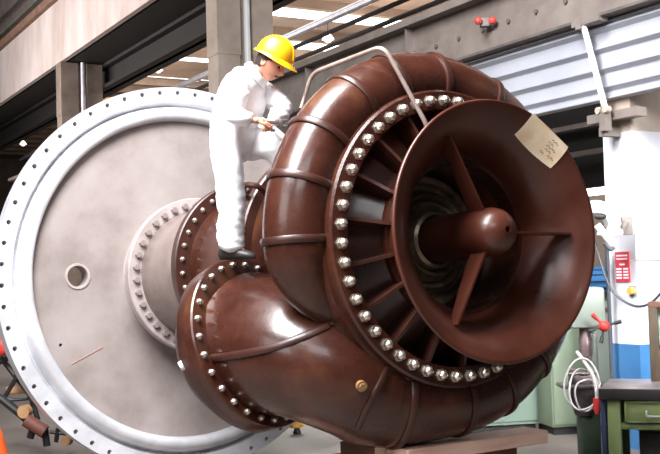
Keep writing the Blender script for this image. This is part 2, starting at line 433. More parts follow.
turned('rim_ring', [(0, 1.4255), (-.012, 1.418), (-.055, 1.402), (-.055, 1.392), (.015, 1.372), (.042, 1.345), (.048, 1.315), (.040, 1.290), (.028, 1.280), (-.03, 1.268), (-.13, 1.268), (-.13, 1.4255)], RIMW, rim, 160)

# hub flange, neck, rear shell
hub = turned('hub_flange', [(-.03, .55), (.05, .54), (.135, .54), (.14, .606), (.215, .610), (.224, .602), (.224, .505), (.10, .49), (-.03, .49)], HUBW, n=128)
nm = nut_mesh(.026*S, .030*S, NUTP, False)
bolt_circle(hub, nm, lambda t: cyl(.224, .552, t), 36, 1.6192, (pi/2, 0, 0))
turned('neck_cylinder', [(.16, .505), (.28, .502), (.9, .502), (1.01, .502), (1.01, .40), (.16, .40)], NECKM)
sf = turned('shell_flange', [(1.0, .49), (1.0, .612), (1.012, .618), (1.072, .618), (1.0796, .610), (1.0796, .49)], DBROWN)
nm2 = nut_mesh(.016*S, .022*S, NUT)
bolt_circle(sf, nm2, lambda t: cyl(1.0796, .564, t), 36, 2.1523, (pi/2, 0, 0))
turned('rear_shell', [(1.02, .51), (1.13, .50), (1.55, .50), (1.80, .52), (1.95, .56), (2.02, .60), (2.20, .63), (2.9, .66), (2.9, .3), (1.02, .3)], BROWN)
rf = turned('rear_flange', [(2.12, .58), (2.12, .69), (2.135, .70), (2.19, .70), (2.20, .69), (2.20, .58)], DBROWN)
b = bmesh.new()
p0 = cyl(2.16, .80, R(150))
tube(b, smoothpath([cyl(2.16, .68, R(150)), cyl(2.16, .75, R(149)), cyl(2.22, .78, R(147)), cyl(2.28, .73, R(146)), cyl(2.25, .62, R(146))], 5), .018*S, 8); finish(b, 'lifting_eye', DBROWN, rf)

# scroll casing: elbow from the inlet, then the spiral
FS = 2.48
Fc = Vector((-.80, FS, -.515)); Fn = Vector((.33, 1, .30)).normalized()
TH0, TH1 = R(-122), R(215)
def scroll(t):     # t in degrees from -155
    d = math.degrees(t) + 122
    k = max(0, 1 - d/34)
    k = k*k*(3-2*k)
    r = .205 + .072*k - .03*max(0, (d-60)/290)
    rho = .885 + .042*k - .015*max(0, (d-60)/290)
    s = 3.135 - .085*k
    if d > 306:
        f = min(1, (d-306)/31); ro = rho + r
        ro -= .25*f**1.4; r *= 1 - .62*f; rho = ro - r
    return rho, s, r
def spt(t):
    rho, s, r = scroll(t); return Vector((rho*cos(t), s, rho*sin(t))), r
P1, r1 = spt(TH0); P1b, _ = spt(TH0 + .02); d1 = (P1b - P1).normalized()
Q = [Fc, Fc + Vector((.06, .30, -.03)), P1 - d1*.30, P1]
def bez(t): return Q[0]*(1-t)**3 + Q[1]*3*t*(1-t)**2 + Q[2]*3*t*t*(1-t) + Q[3]*t**3
def S3(v): return mp(v.x, v.y, v.z)
pts = [bez(k/24) for k in range(25)]; rs = [.402 + (r1-.402)*k/24 for k in range(25)]
for k in range(1, 5):
    q_, rq = spt(TH0 + (TH1-TH0)*k/150); pts.append(q_); rs.append(rq + .003)
b = bmesh.new(); tube(b, [S3(p) for p in pts], [r*S for r in rs], 64, False); elbow = finish(b, 'inlet_elbow', BROWN, T, 60)
b = bmesh.new(); n = 150; pts = []; rs = []
for k in range(n+1):
    p, r = spt(TH0 + (TH1-TH0)*k/n); pts.append(S3(p)); rs.append(r*S)
tube(b, pts, rs, 56, True); casing = finish(b, 'scroll_casing', BROWN, T, 60)
# raised weld bands round the casing
def band(t, parent, a0=0, a1=2*pi, wid=.020, hgt=.014):
    p, r = spt(t); q, _ = spt(t+.01); tg = (q-p).normalized()
    e = Vector((cos(t), 0, sin(t))); e = (e - tg*e.dot(tg)).normalized(); g = tg.cross(e)
    b = bmesh.new(); rings = []
    N = 48
    for i in range(N):
        a = 2*pi*i/N; dr = e*cos(a) + g*sin(a)
        rings.append([S3(p + tg*x + dr*(r+y)) for x, y in ((-wid, -.02), (-wid, hgt*.7), (-wid*.6, hgt), (wid*.6, hgt), (wid, hgt*.7), (wid, -.02))])
    rings.append(rings[0])
    grid(b, rings, True); bmesh.ops.remove_doubles(b, verts=b.verts, dist=1e-5)
    return finish(b, 'weld_band', DBROWN, parent, 40)
for dg in (-107.3, -85.2, -66.5, -48, -30, -12, 6, 24, 43, 62, 86.4, 105.7, 123.4, 142.6, 160.5, 179.8): band(R(dg), casing)
# welded seam running obliquely over the inlet pipe, laid on its surface
from mathutils.bvhtree import BVHTree
def surf(objs):
    V, F_ = [], []
    for o in objs:
        n0 = len(V); V += [v.co.copy() for v in o.data.vertices]; F_ += [[n0+i for i in p.vertices] for p in o.data.polygons]
    return BVHTree.FromPolygons(V, F_)
TM = Matrix.Translation(T.location) @ T.rotation_euler.to_matrix().to_4x4(); TI = TM.inverted()
bvh = surf([elbow, casing]); c0 = TI @ Vector((0, 0, HC))
def weld(curve, parent, wid=.020, name='weld_band'):
    P = []
    for q in smoothpath([Vector((x, y, 0)) for x, y in curve], 6):
        d = (TI @ at(q.x, q.y, 5)) - c0
        h, n, i, _ = bvh.ray_cast(c0, d.normalized())
        if h: P.append((h, n))
    b = bmesh.new(); rg = []
    for i, (h, n) in enumerate(P):
        tg = (P[min(i+1, len(P)-1)][0] - P[max(i-1, 0)][0]).normalized(); sd = n.cross(tg).normalized()*wid*S
        rg.append([h - sd - n*.02, h - sd + n*.010, h - sd*.5 + n*.017, h + sd*.5 + n*.017, h + sd + n*.010, h + sd - n*.02])
    grid(b, rg, True, True, True); return finish(b, name, DBROWN, parent, 40)
weld([(350, 314), (341, 319), (320, 329.5), (300, 338), (275, 347), (250, 352.5), (228, 356), (212, 358)], elbow)
weld([(388, 366), (382, 379), (373, 396), (365, 412), (358, 428)], casing, .016)
# inlet flange and dished end cap
ax = Fn; e1 = Vector((0, 0, 1)) - ax*ax.z; e1.normalize(); e2 = ax.cross(e1)
def fl(s, r, t): return S3(Fc + ax*s + (e1*cos(t) + e2*sin(t))*r)
b = bmesh.new(); lathe(b, [(-.028, .36), (-.028, .492), (-.02, .498), (.035, .498), (.043, .490), (.043, .36)], fl, 96, True)
ifl = finish(b, 'inlet_flange', BROWN, T)
nm3 = nut_mesh(.017*S, .024*S, NUT)
qn = (MR.transposed() @ (MR @ Vector((ax.x, -ax.y, ax.z)))).to_track_quat('Z', 'Y').to_euler()
bolt_circle(ifl, nm3, lambda t: fl(.043, .455, t), 28, .1, qn)
b = bmesh.new(); lathe(b, [(-.028, .492), (-.085, .492), (-.10, .482), (-.105, .46), (-.105, .43), (-.115, .43), (-.17, .42), (-.225, .385), (-.265, .32), (-.29, .2), (-.30, .1), (-.302, .002)], fl, 96)
cap = finish(b, 'end_cap', DBROWN, T)
b = bmesh.new(); pc = fl(-.095, .485, R(-98)); tube(b, [pc, pc + (S3(Vector((-.016, -.008, -.008))) - S3(Vector((0,0,0))))], [.034, .030], 14); finish(b, 'drain_plug', WHITEP, cap)
# threaded plug low on the casing
t0 = R(-131); p, r = spt(t0); q, _ = spt(t0+.01); tg = (q-p).normalized(); e = Vector((cos(t0), 0, sin(t0))); nrm = (e*.30 + Vector((0, 1, 0))*.95).normalized()
c = S3(p + nrm*r); dn = (S3(p + nrm*(r+.03)) - c)
b = bmesh.new(); tube(b, [c - dn*.5, c + dn*.55], .034, 16); tube(b, [c + dn*.5, c + dn*.9], .022, 6); finish(b, 'threaded_plug', BRASS, casing)

# ring with the row of dome nuts, conical cover with ribs
S1 = 3.3547
ring = turned('bolt_ring', [(S1-.20, .70), (S1-.01, .70), (S1, .706), (S1, .800), (S1-.012, .812), (S1-.05, .815), (S1-.055, .835), (S1-.11, .845), (S1-.20, .84)], BROWN, n=160)
nm4 = nut_mesh(.027*S, .050*S, NUT)
bolt_circle(ring, nm4, lambda t: cyl(S1, .7501, t), 48, 1.4782, (pi/2, 0, 0))
cover = turned('conical_cover', [(S1-.24, .705), (S1-.20, .705), (S1-.155, .60), (S1-.09, .49), (S1-.06, .455), (S1-.04, .455), (S1-.035, .47), (S1, .47), (S1+.005, .455), (S1+.03, .45), (S1+.032, .462), (S1+.06, .462), (S1+.064, .40), (S1-.24, .40)], BROWN)
for k in range(18):
    t = R(111.5 + 20*k); e = Vector((cos(t), 0, sin(t))); g = Vector((-sin(t), 0, cos(t)))
    b = bmesh.new(); pr = [(.704, S1-.21), (.704, S1-.02), (.62, S1+.005), (.455, S1+.045), (.445, S1-.08)]
    lo = [S3(e*r + Vector((0, s, 0)) - g*.009) for r, s in pr]; hi = [S3(e*r + Vector((0, s, 0)) + g*.009) for r, s in pr]
    grid(b, [lo, hi], True, True, True); finish(b, 'rib', DBROWN, cover, 20)

# intake bell
S2 = 3.7227
inn = [(S2, .677), (S2-.006, .662), (S2-.022, .625), (S2-.045, .588), (S2-.085, .540), (S2-.14, .495), (S2-.21, .455), (S2-.31, .42), (S2-.44, .395), (S2-.66, .385)]
outr = [(s-.016, r+.016) for s, r in inn[1:]][::-1]
bell = turned('intake_bell', inn + outr + [(S2-.022, .683), (S2-.012, .687), (S2-.003, .684)], BELLM, n=160, smooth=50)
# hub inside the bell
nose = turned('hub_nose', [(3.02, .001), (3.02, .128), (3.62, .128), (3.66, .126), (3.70, .116), (3.735, .095), (3.758, .065), (3.770, .035), (3.772, .0175), (3.66, .0165), (3.66, .001)], BELLM, n=64, closed=False)
turned('runner', [(3.02, .384), (3.085, .384), (3.10, .365), (3.10, .335), (3.07, .32), (3.07, .295), (3.125, .28), (3.14, .262), (3.12, .245), (3.10, .235), (3.15, .215), (3.175, .20), (3.16, .178), (3.14, .17), (3.19, .158), (3.20, .14), (3.18, .125), (3.0, .125)], GOLD, n=96)
for k, dg in enumerate((117.5, -121.5, -1.5)):
    t = R(dg); e = Vector((cos(t), 0, sin(t))); g = Vector((-sin(t), 0, cos(t)))
    pr = [(.12, 3.55), (.12, 3.665), (.30, 3.668), (.50, 3.672), (.552, 3.672), (.556, 3.645), (.50, 3.60), (.30, 3.565)]
    b = bmesh.new()
    lo = [S3(e*r + Vector((0, s, 0)) - g*.006) for r, s in pr]; hi = [S3(e*r + Vector((0, s, 0)) + g*.006) for r, s in pr]
    grid(b, [lo, hi], True, True, True); finish(b, 'support_vane', BELLM, bell, 20)
# paper label pasted inside the lip
def bell_s(r):
    for (sa, ra), (sb, rb) in zip(inn, inn[1:]):
        if rb <= r <= ra: return sa + (sb-sa)*(ra-r)/(ra-rb)
    return inn[0][0]
LC, LX, LY = Vector((.362, .487)), None, None
ex = Vector((.81, -.585)).normalized(); ey = Vector((ex.y*-1, ex.x))
def lab(i, j, lift=.004):      # i along, j across, both -1..1
    q = LC + ex*i*.150 + ey*j*.068
    r = min(q.length, .672); return mp(q.x, bell_s(r) + lift, q.y)
b = bmesh.new(); grid(b, [[lab(-1 + 2*i/14, -1 + 2*j/8) for j in range(9)] for i in range(15)], False); pl = finish(b, 'paper_label', PAPER, bell, 60)
pl['label'] = 'yellowed paper label with faded writing'
b = bmesh.new()
for i0, i1, j in ((.28, .62, .52), (.22, .50, .25), (.25, .72, .0), (.30, .60, -.25), (.55, .85, -.5), (.2, .4, -.55)):
    for k in range(6):
        ia = i0 + (i1-i0)*k/6; ib = ia + (i1-i0)/9
        jj = j + .05*math.sin(k*2.3)
        vs = [b.verts.new(lab(x, y, .006)) for x, y in ((ia, jj-.05), (ib, jj-.03), (ib, jj+.05), (ia, jj+.02))]
        b.faces.new(vs)
finish(b, 'writing', INK, pl, 0)
# bent guard rod from the casing to the ring
b = bmesh.new()
tube(b, filletpath([S3(Vector(v)) for v in ((-.610, 2.82, .775), (-.528, 2.82, .985), (-.366, 3.3, 1.040), (-.185, 3.42, .565), (-.17, 3.36, .50))], .07*S, 6), .0125*S, 10)
finish(b, 'guard_rod', RODM, T)

# ------------------------------------------------------------------ timbers under the casing
def beam(name, a, dirv, length, wid, z0, z1, m, lab, m2=None, grp=None):
    """a: near left foot point, dirv: direction in plan"""
    dv = Vector((dirv[0], dirv[1], 0)).normalized(); ov = Vector((-dv.y, dv.x, 0))
    b = bmesh.new(); box(b, 0, length, 0, wid, z0, z1, .008, None)
    o = finish(b, name, m, None, 20)
    if m2:
        o.data.materials.append(m2)
        for f in o.data.polygons:
            if f.normal.x > .9: f.material_index = 1
    o.location = (a.x, a.y, 0); o.rotation_euler = (0, 0, math.atan2(dv.y, dv.x))
    return tag(o, lab, 'timber', grp)
cb = to_world(-.1, 3.10, -1.09)     # lowest part of the casing
zt = cb.z
endp = floor_at(548, 430, zt-.02); st = floor_at(408, 450, zt-.02)
dv = (endp - st); dv.z = 0; ln = dv.length
beam('timber', st, dv, ln, .24, zt-.11, zt-.02, WOODP, 'long raw pinkish plank on top of the stack under the casing', WOODP)
e2p = floor_at(517, 442, zt-.11); s2p = floor_at(385, 462, zt-.11); d2 = e2p - s2p; d2.z = 0
beam('timber', s2p, d2, d2.length, .42, zt-.42, zt-.11, WOODB, 'dark brown squared timber lying below the pinkish plank', WOODB)
e3 = floor_at(375, 461, zt-.11); d3 = Vector((.62, -.78, 0))
beam('timber', e3 - d3*.36, d3, .36, .10, zt-.11, zt-.02, WOODB, 'short brown timber wedge with a pale sawn end beneath the casing', WOODL)
e4 = floor_at(440, 455, zt-.11); s4 = floor_at(285, 467, zt-.11); d4 = e4 - s4; d4.z = 0
beam('timber', s4, d4, d4.length, .40, zt-.42, zt-.115, WOODP, 'broad pinkish timber in front at the bottom edge', WOODP)
beam('timber', s4 + Vector((-.1, -.1, 0)), d4, 2.4, 1.3, 0, zt-.42, WOODB, 'thick dark bottom timber carrying the whole stack on the floor', WOODB)
# ------------------------------------------------------------------ the worker
def skinned(name, verts, edges, radii, root, levels=2):
    me = bpy.data.meshes.new(name); me.from_pydata([tuple(v) for v in verts], edges, [])
    o = bpy.data.objects.new(name, me); COL.objects.link(o)
    o.modifiers.new('skin', 'SKIN').use_smooth_shade = True
    sk = me.skin_vertices[0].data
    for i, r in enumerate(radii):
        sk[i].radius = (r, r) if not isinstance(r, tuple) else r
    sk[root].use_root = True
    s = o.modifiers.new('sub', 'SUBSURF'); s.levels = levels; s.render_levels = levels
    dg = bpy.context.evaluated_depsgraph_get(); dg.update()
    ev = o.evaluated_get(dg); nm = bpy.data.meshes.new_from_object(ev)
    bpy.data.objects.remove(o); bpy.data.meshes.remove(me)
    return nm

J = dict(
 pelvis=at(230,138,7.17), spine=at(235,113,7.13), chest=at(246,92,7.10), neckb=at(252,77,7.10), neck=at(258,72,7.09),
 shR=at(239,86,6.97), elR=at(231,116,6.86), wrR=at(254,120,6.83),
 shL=at(260,88,7.26), elL=at(286,109,7.18), wrL=at(272,120,7.00),
 hipR=at(226,142,7.07), knR=at(231,196,7.08), anR=at(231,247,7.13),
 hipL=at(238,140,7.27), knL=at(284,150,7.12), anL=at(284,196,7.22))
foot = at(230, 259, 7.13)
MAN = empty('person', (foot.x, foot.y, foot.z), None, 'person in white coveralls and yellow hard hat standing on the brown inlet pipe', 'person')
MI = Matrix.Translation(-Vector(foot))
def to_man(me): me.transform(MI); return me
# head
HCN = at(271, 63, 7.08); ppm = F_PX/7.08
fwd = Vector((.76, -.30, -.60)).normalized(); upv = (Vector((0,0,1)) - fwd*fwd.z).normalized()
side = upv.cross(fwd).normalized()      # towards the person's left
def hp(f, s, u): return HCN + fwd*f + side*s + upv*u
def head_mesh():
    b = bmesh.new(); bmesh.ops.create_icosphere(b, subdivisions=5, radius=1)
    for v in b.verts:
        x, y, z = v.co
        f, s, u = x*.098, y*.074, z*.118
        if z < 0:                       # jaw narrows, chin forward
            k = -z; s *= 1 - .30*k*k; f = f*(1 - .12*k) + .022*k*max(0, x)
            if x < -.1: f *= 1 - .35*k
        if x > .2:
            def bumpf(fu, fs, wu, ws, a): return a*math.exp(-((u-fu)/wu)**2 - ((abs(s)-fs)/ws)**2)
            f += bumpf(-.022, 0, .020, .013, .026) + bumpf(-.005, 0, .022, .010, .010)      # nose
            f += bumpf(.028, .026, .012, .022, .006)                                         # brow
            f -= bumpf(.010, .030, .011, .014, .010)                                         # eye socket
            f += bumpf(-.056, 0, .006, .022, .006) + bumpf(-.069, 0, .006, .020, .005) - bumpf(-.0625, 0, .003, .020, .004)
            f += bumpf(-.098, 0, .016, .022, .010)                                           # chin
        v.co = hp(f, s, u)
    for sg in (-1, 1):                  # ears
        rg = []
        for rr, dp in ((.030, -.004), (.033, .006), (.028, .012), (.016, .008), (.004, .005)):
            rg.append([hp(-.012 + rr*.62*cos(a) - dp*.4, sg*(.070 + dp), -.010 + rr*sin(a)) for a in [2*pi*k/14 for k in range(14)]])
        grid(b, rg, True, True, True)
    return b
def limb_sets():
    V, E, Rr = [], [], []
    def add(p, r, par=None):
        V.append(Vector(p)); Rr.append(r)
        if par is not None: E.append((par, len(V)-1))
        return len(V)-1
    pe = add(J['pelvis'], .075); sp = add(J['spine'], .10, pe); ch = add(J['chest'], .120, sp); nb = add(J['neckb'], .06, ch); nk = add(J['neck'], .055, nb)
    add(HCN + upv*-.03 - fwd*.02, .055, nk)
    for s in 'RL':
        a = add(J['sh'+s], .055, ch); e = add(J['el'+s], .046, a); w = add(J['wr'+s], .030, e)
        h = add(J['hip'+s], .045, pe); k = add(J['kn'+s], .045, h); n = add(J['an'+s], .042, k)
        fd = Vector((.92, -.35, 0)).normalized()
        add(J['an'+s] + fd*.10 + Vector((0,0,-.045)), .035, n)
    return V, E, Rr, pe
V, E, Rr, root = limb_sets()
body_me = skinned('person_body', V, E, Rr, root)
# hands: palm, four bent fingers and a thumb, each a short skinned chain
def hand(wr, d, palm_n, curl, flip):
    d = d.normalized(); n = (palm_n - d*palm_n.dot(d)).normalized(); sd = d.cross(n)*flip
    V, E, Rr = [wr - d*.03, wr + d*.02, wr + d*.055], [(0, 1), (1, 2)], [.028, (.034, .020), (.038, .019)]
    ml = []
    m0 = skinned('palm', V, E, Rr, 0); ml.append(m0)
    for k, (off, L) in enumerate(((-.030, .066), (-.010, .076), (.010, .071), (.029, .056))):
        p = wr + d*.045 + sd*off; V = [p]; a = 0; q = p
        for j, fr in enumerate((.34, .36, .30)):
            a += curl*(.75 if j == 0 else 1.); q = q + (d*cos(a) + n*sin(a))*(L*fr + (.02 if j == 0 else 0)); V.append(q)
        ml.append(skinned('finger', V, [(0,1),(1,2),(2,3)], [.0105,.0098,.0088,.0075], 0))
    p = wr + d*.012 - sd*.028; q = p - sd*.022 + d*.025 + n*.012; r = q + d*.026 + n*.018 + sd*.004; t = r + d*.022 + n*.010 + sd*.008
    ml.append(skinned('thumb', [p, q, r, t], [(0,1),(1,2),(2,3)], [.015,.0125,.011,.0085], 0))
    return ml
hd = (at(266,121.5,6.86) - J['wrR']); hands = hand(J['wrR'] + hd.normalized()*.02, hd, Vector((0, .35, -1)), .55, 1)
hl = (at(266,122.5,6.93) - J['wrL']); hands += hand(J['wrL'] + hl.normalized()*.02, hl, Vector((.2, -.3, -1)), .55, -1)
b = bmesh.new(); b.from_mesh(body_me)
for h in hands: b.from_mesh(h); bpy.data.meshes.remove(h)
hb = head_mesh(); tm = bpy.data.meshes.new('tmp'); hb.to_mesh(tm); hb.free(); b.from_mesh(tm); bpy.data.meshes.remove(tm); bpy.data.meshes.remove(body_me)
tm = bpy.data.meshes.new('tmp'); b.to_mesh(tm); b.free()
tmp = bpy.data.objects.new('tmp', tm); COL.objects.link(tmp)
rmod = tmp.modifiers.new('r', 'REMESH'); rmod.mode = 'VOXEL'; rmod.voxel_size = .0055
dg = bpy.context.evaluated_depsgraph_get(); dg.update()
bme = bpy.data.meshes.new_from_object(tmp.evaluated_get(dg)); bpy.data.objects.remove(tmp)
for p in bme.polygons: p.use_smooth = True
bme.materials.clear(); bme.name = 'body'
link('body', to_man(bme), SKIN, MAN)
# coverall: one garment
V, E, Rr = [], [], []
def add(p, r, par=None):
    V.append(Vector(p)); Rr.append(r)
    if par is not None: E.append((par, len(V)-1))
    return len(V)-1
pe = add(J['pelvis'], .165); sp = add(J['spine'], .158, pe); ch = add(J['chest'], .178, sp); nb = add(J['neckb'], .118, ch); add(J['neck'] - Vector((.012, 0, .018)), .074, nb)
for s in 'RL':
    a = add(J['sh'+s], .092, ch); m_ = add(J['sh'+s].lerp(J['el'+s], .55), .080, a); e = add(J['el'+s], .072, m_)
    m2_ = add(J['el'+s].lerp(J['wr'+s], .6), .060, e); w = add(J['wr'+s], .048, m2_)
    h = add(J['hip'+s], .125, pe); m3 = add(J['hip'+s].lerp(J['kn'+s], .5), .118, h); k = add(J['kn'+s], .100, m3)
    m4 = add(J['kn'+s].lerp(J['an'+s], .55), .096, k); n = add(J['an'+s] + Vector((0, 0, -.045)), .100, m4)
suit = skinned('coverall', V, E, Rr, 0, 3)
b = bmesh.new(); b.from_mesh(suit)
for p_, r_ in ((J['pelvis'].lerp(J['hipL'], .6) + Vector((.02, -.03, -.01)), .150), (J['hipL'].lerp(J['knL'], .25), .125), (J['pelvis'].lerp(J['spine'], .5), .15)):
    bmesh.ops.create_icosphere(b, subdivisions=4, radius=r_, matrix=Matrix.Translation(p_))
b.to_mesh(suit); b.free(); suit.update()
for v in suit.vertices:
    q = v.co*Vector((1, 1, 1)).x
    f = noise.noise(q*9)*.010 + noise.noise(Vector((q.x*14, q.y*14, q.z*34)))*.010 + noise.noise(Vector((q.x*40+q.z*22, q.y*20, q.z*40-q.x*18)))*.002
    v.co = v.co + v.normal*f
for p in suit.polygons: p.use_smooth = True
suit.materials.clear(); suit.name = 'coverall'
cov = link('coverall', to_man(suit), SUIT, MAN)
# collar
def man_part(b, name, m, parent=MAN, smooth=50):
    bmesh.ops.transform(b, matrix=MI, verts=b.verts); return finish(b, name, m, parent, smooth)
cv = (J['neck'] - J['neckb']).normalized(); cc = J['neck'] - Vector((.010, 0, .014))
fr = frames([cc, cc+cv])[0]
b = bmesh.new(); grid(b, [[cc + cv*h + (fr[0]*cos(2*pi*k/24) + fr[1]*sin(2*pi*k/24))*r for k in range(24)] for h, r in ((-.02, .086), (.012, .080), (.030, .086), (.005, .098), (-.02, .102))], True)
man_part(b, 'collar', SUIT, cov)
# belt / shoes
for s, dy in (('R', 0), ('L', .0)):
    an = J['an'+s]; fd = Vector((.90, -.42, 0)).normalized(); sd = Vector((-fd.y, fd.x, 0))
    base = Vector((an.x, an.y, an.z - .085))
    b = bmesh.new(); rg = []
    for x, w, h in ((-.085, .020, .045), (-.080, .036, .085), (-.045, .043, .125), (.0, .043, .125), (.045, .044, .090), (.09, .049, .068), (.135, .046, .055), (.165, .034, .042), (.180, .014, .026)):
        rg.append([base + fd*x + sd*w*cos(a) + Vector((0, 0, max(0, h*.5 + h*.5*sin(a)*(1 if sin(a) > 0 else 1)))) for a in [2*pi*k/20 for k in range(20)]])
    grid(b, rg, True, True, True); man_part(b, 'shoe', SHOE)
# hair, helmet
b = bmesh.new(); bmesh.ops.create_icosphere(b, subdivisions=4, radius=1)
kill = []
for v in b.verts:
    x, y, z = v.co
    f, s, u = x*.107 - .003, y*.083, z*.124
    if z < 0: s *= 1 - .18*z*z
    v.co = hp(f, s, u) + noise.noise_vector(v.co*9)*.004
    if z < -.48 - .18*max(0, -x) or (x > .38 and z < .42) or (x > .02 and x <= .38 and z < .02 and abs(y) > .5) or (-.35 < x <= .02 and z < -.02 and abs(y) > .72 and x > -.22): kill.append(v)
bmesh.ops.delete(b, geom=kill, context='VERTS')
r = bmesh.ops.solidify(b, geom=b.faces, thickness=.004)
man_part(b, 'hair', HAIR)
for sg in (-1, 1):
    b = bmesh.new(); bmesh.ops.create_uvsphere(b, u_segments=10, v_segments=8, radius=.011, matrix=Matrix.Translation(hp(.080, sg*.030, .009))); man_part(b, 'eye', EYEW)
b = bmesh.new(); rg = []
for k in range(9):
    y = -.026 + .052*k/8; q = 1 - (abs(y)/.028)**2
    c = hp(.091 - abs(y)*abs(y)*9, y, -.049 - abs(y)*.22); rr = .0035 + .0045*q
    rg.append([c + (fwd*cos(a) + upv*sin(a))*rr for a in [2*pi*i/8 for i in range(8)]])
grid(b, rg, True, True, True); man_part(b, 'moustache', HAIR)
hf = (fwd*.95 + upv*.12).normalized(); hu = (upv - hf*upv.dot(hf)).normalized(); hs_ = hu.cross(hf)
HB = HCN + upv*.050 - fwd*.002
hat = empty('hard_hat', (0, 0, 0)); hat.parent = MAN; hat.location = HB - Vector(foot)
b = bmesh.new(); rg = []
for a in [pi/2*k/14 for k in range(15)]:
    rr = cos(a); rg.append([(hf*(cos(t)*.136) + hs_*(sin(t)*.118))*(rr**.85 if rr > 0 else 0) + hu*(.140*sin(a)) for t in [2*pi*k/48 for k in range(48)]])
inner = [[p*.965 - hu*.002 for p in q] for q in rg[::-1]]
grid(b, rg + inner, True); bmesh.ops.remove_doubles(b, verts=b.verts, dist=.0004)
finish(b, 'helmet_shell', HELM, hat, 50)
b = bmesh.new(); rg = []
for t in [2*pi*k/48 for k in range(48)]:
    br_ = .012 + .036*max(0, cos(t))**1.5
    e = hf*cos(t)*.138 + hs_*sin(t)*.118; o = hf*cos(t) + hs_*sin(t)
    rg.append([e*.97 + hu*.006, e + o*br_ - hu*(.010 + .020*max(0, cos(t))), e + o*(br_+.002) - hu*(.014 + .020*max(0, cos(t))), e*.97 - hu*.006])
rg.append(rg[0]); grid(b, rg, True); bmesh.ops.remove_doubles(b, verts=b.verts, dist=.0004); finish(b, 'brim', HELM, hat, 50)
b = bmesh.new(); rg = []
for k in range(17):
    a = pi*.06 + pi*.80*k/16; c = hf*cos(a)*.139 + hu*sin(a)*.134; o = (hf*cos(a)+hu*sin(a)).normalized()
    rg.append([c - hs_*.016, c - hs_*.010 + o*.008, c + hs_*.010 + o*.008, c + hs_*.016])
grid(b, rg, True, True, True); finish(b, 'crest', HELM, hat, 40)
b = bmesh.new(); c = hf*.130 + hu*.045; box(b, -.012, .012, -.012, .012, -.003, .003, .002, None)
bmesh.ops.transform(b, matrix=Matrix.Translation(c + hf*.0) @ (hf*.95+hu*.3).to_track_quat('Z', 'Y').to_matrix().to_4x4(), verts=b.verts); o = finish(b, 'badge', PINKS, hat, 20); o['label'] = 'small white badge'
# spanner in the hands
w0, w1 = at(259, 121.5, 6.85), at(288, 123.5, 6.86)
dv = (w1 - w0); b = bmesh.new(); ld = dv.length; dv.normalize(); nv = dv.cross(Vector((0, 1, 0))).normalized(); bv = dv.cross(nv)
def wq(v): return w0 + dv*v.x + nv*v.y + bv*v.z
box(b, 0, ld*.72, -.012, .012, -.007, .007, .003, wq)
sp_o = empty('spanner', w0, None, 'dark steel spanner held in the hands of the person in white', 'tool')
bmesh.ops.translate(b, verts=b.verts, vec=-w0); finish(b, 'handle', TOOLD, sp_o)
b = bmesh.new()
box(b, ld*.70, ld*.86, -.026, .026, -.010, .010, .004, wq); box(b, ld*.84, ld*1.0, .010, .028, -.010, .010, .004, wq); box(b, ld*.84, ld*1.0, -.028, -.010, -.010, .010, .004, wq)
bmesh.ops.translate(b, verts=b.verts, vec=-w0); finish(b, 'jaw', TOOLD, sp_o)

# ------------------------------------------------------------------ right side: cabinets, drill press, bench
def yawbox(o): return None
def cabinet(px0, px1, wid, hgt, dep, m, lab, extras):
    p = floor_at(px0, 436)
    o = empty('steel_cabinet', (p.x, p.y, 0), (0, 0, math.atan2(PD.y, PD.x)*.35), lab, 'cabinet')
    b = bmesh.new(); box(b, 0, wid, 0, dep, .09, hgt, .01); finish(b, 'carcass', m, o)
    b = bmesh.new(); box(b, .04, wid-.04, .05, dep-.02, 0, .09); finish(b, 'plinth', BLACKP, o, 0)
    extras(o); return o
def exA(o):
    b = bmesh.new(); box(b, .03, .94, -.018, 0, .13, 1.50, .006); d = finish(b, 'door', GREENA, o)
    b = bmesh.new(); tube(b, [(.92, -.05, .80), (.92, -.05, .94)], .010, 8); tube(b, [(.92, -.05, .81), (.92, -.01, .81)], .008, 8); tube(b, [(.92, -.05, .93), (.92, -.01, .93)], .008, 8); finish(b, 'door_handle', TOOLD, d)
cabinet(459, 547, .97, 1.55, .55, GREENA, 'pale green steel cabinet standing behind the intake bell', exA)
def exB(o):
    b = bmesh.new(); box(b, .02, .40, -.018, 0, .12, 1.20, .006); finish(b, 'door', GREENB, o)
    b = bmesh.new(); box(b, .42, .82, -.03, 0, .55, 1.47, .008); d = finish(b, 'control_panel', GREENC, o)
    b = bmesh.new(); box(b, .41, .84, -.05, .0, 1.36, 1.40, .006); finish(b, 'panel_trim', WOODB, d)
    for x, z in ((.72, 1.0), (.72, .83), (.78, 1.22), (.55, 1.27)):
        b = bmesh.new(); tube(b, [(x, -.03, z), (x, -.065, z)], [.022, .017], 12); finish(b, 'knob', BLACKP, d)
cabinet(553, 612, .86, 1.54, .55, GREENB, 'sage green electrical cabinet with control knobs beside the painted column', exB)
# blue motor on the cabinet
p = at(597, 305, 12.1); mo = empty('electric_motor', (p.x, p.y, 1.545), None, 'blue electric motor on top of the sage green cabinet', 'motor')
b = bmesh.new(); bmesh.ops.create_cone(b, cap_ends=True, segments=28, radius1=.13, radius2=.13, depth=.26, matrix=Matrix.Translation((0, 0, .16)) @ Matrix.Rotation(pi/2, 4, 'Y')); finish(b, 'motor_body', BLUEP, mo)
for k in range(12):
    a = 2*pi*k/12; b = bmesh.new(); box(b, -.11, .11, -.008, .008, .12, .15, 0, Matrix.Translation((0,0,.16)) @ Matrix.Rotation(a, 4, 'X')); finish(b, 'cooling_fin', BLUEP, mo, 0)
b = bmesh.new(); box(b, -.13, .13, -.12, .12, 0, .035, .005); finish(b, 'foot_plate', DSTEEL, mo)

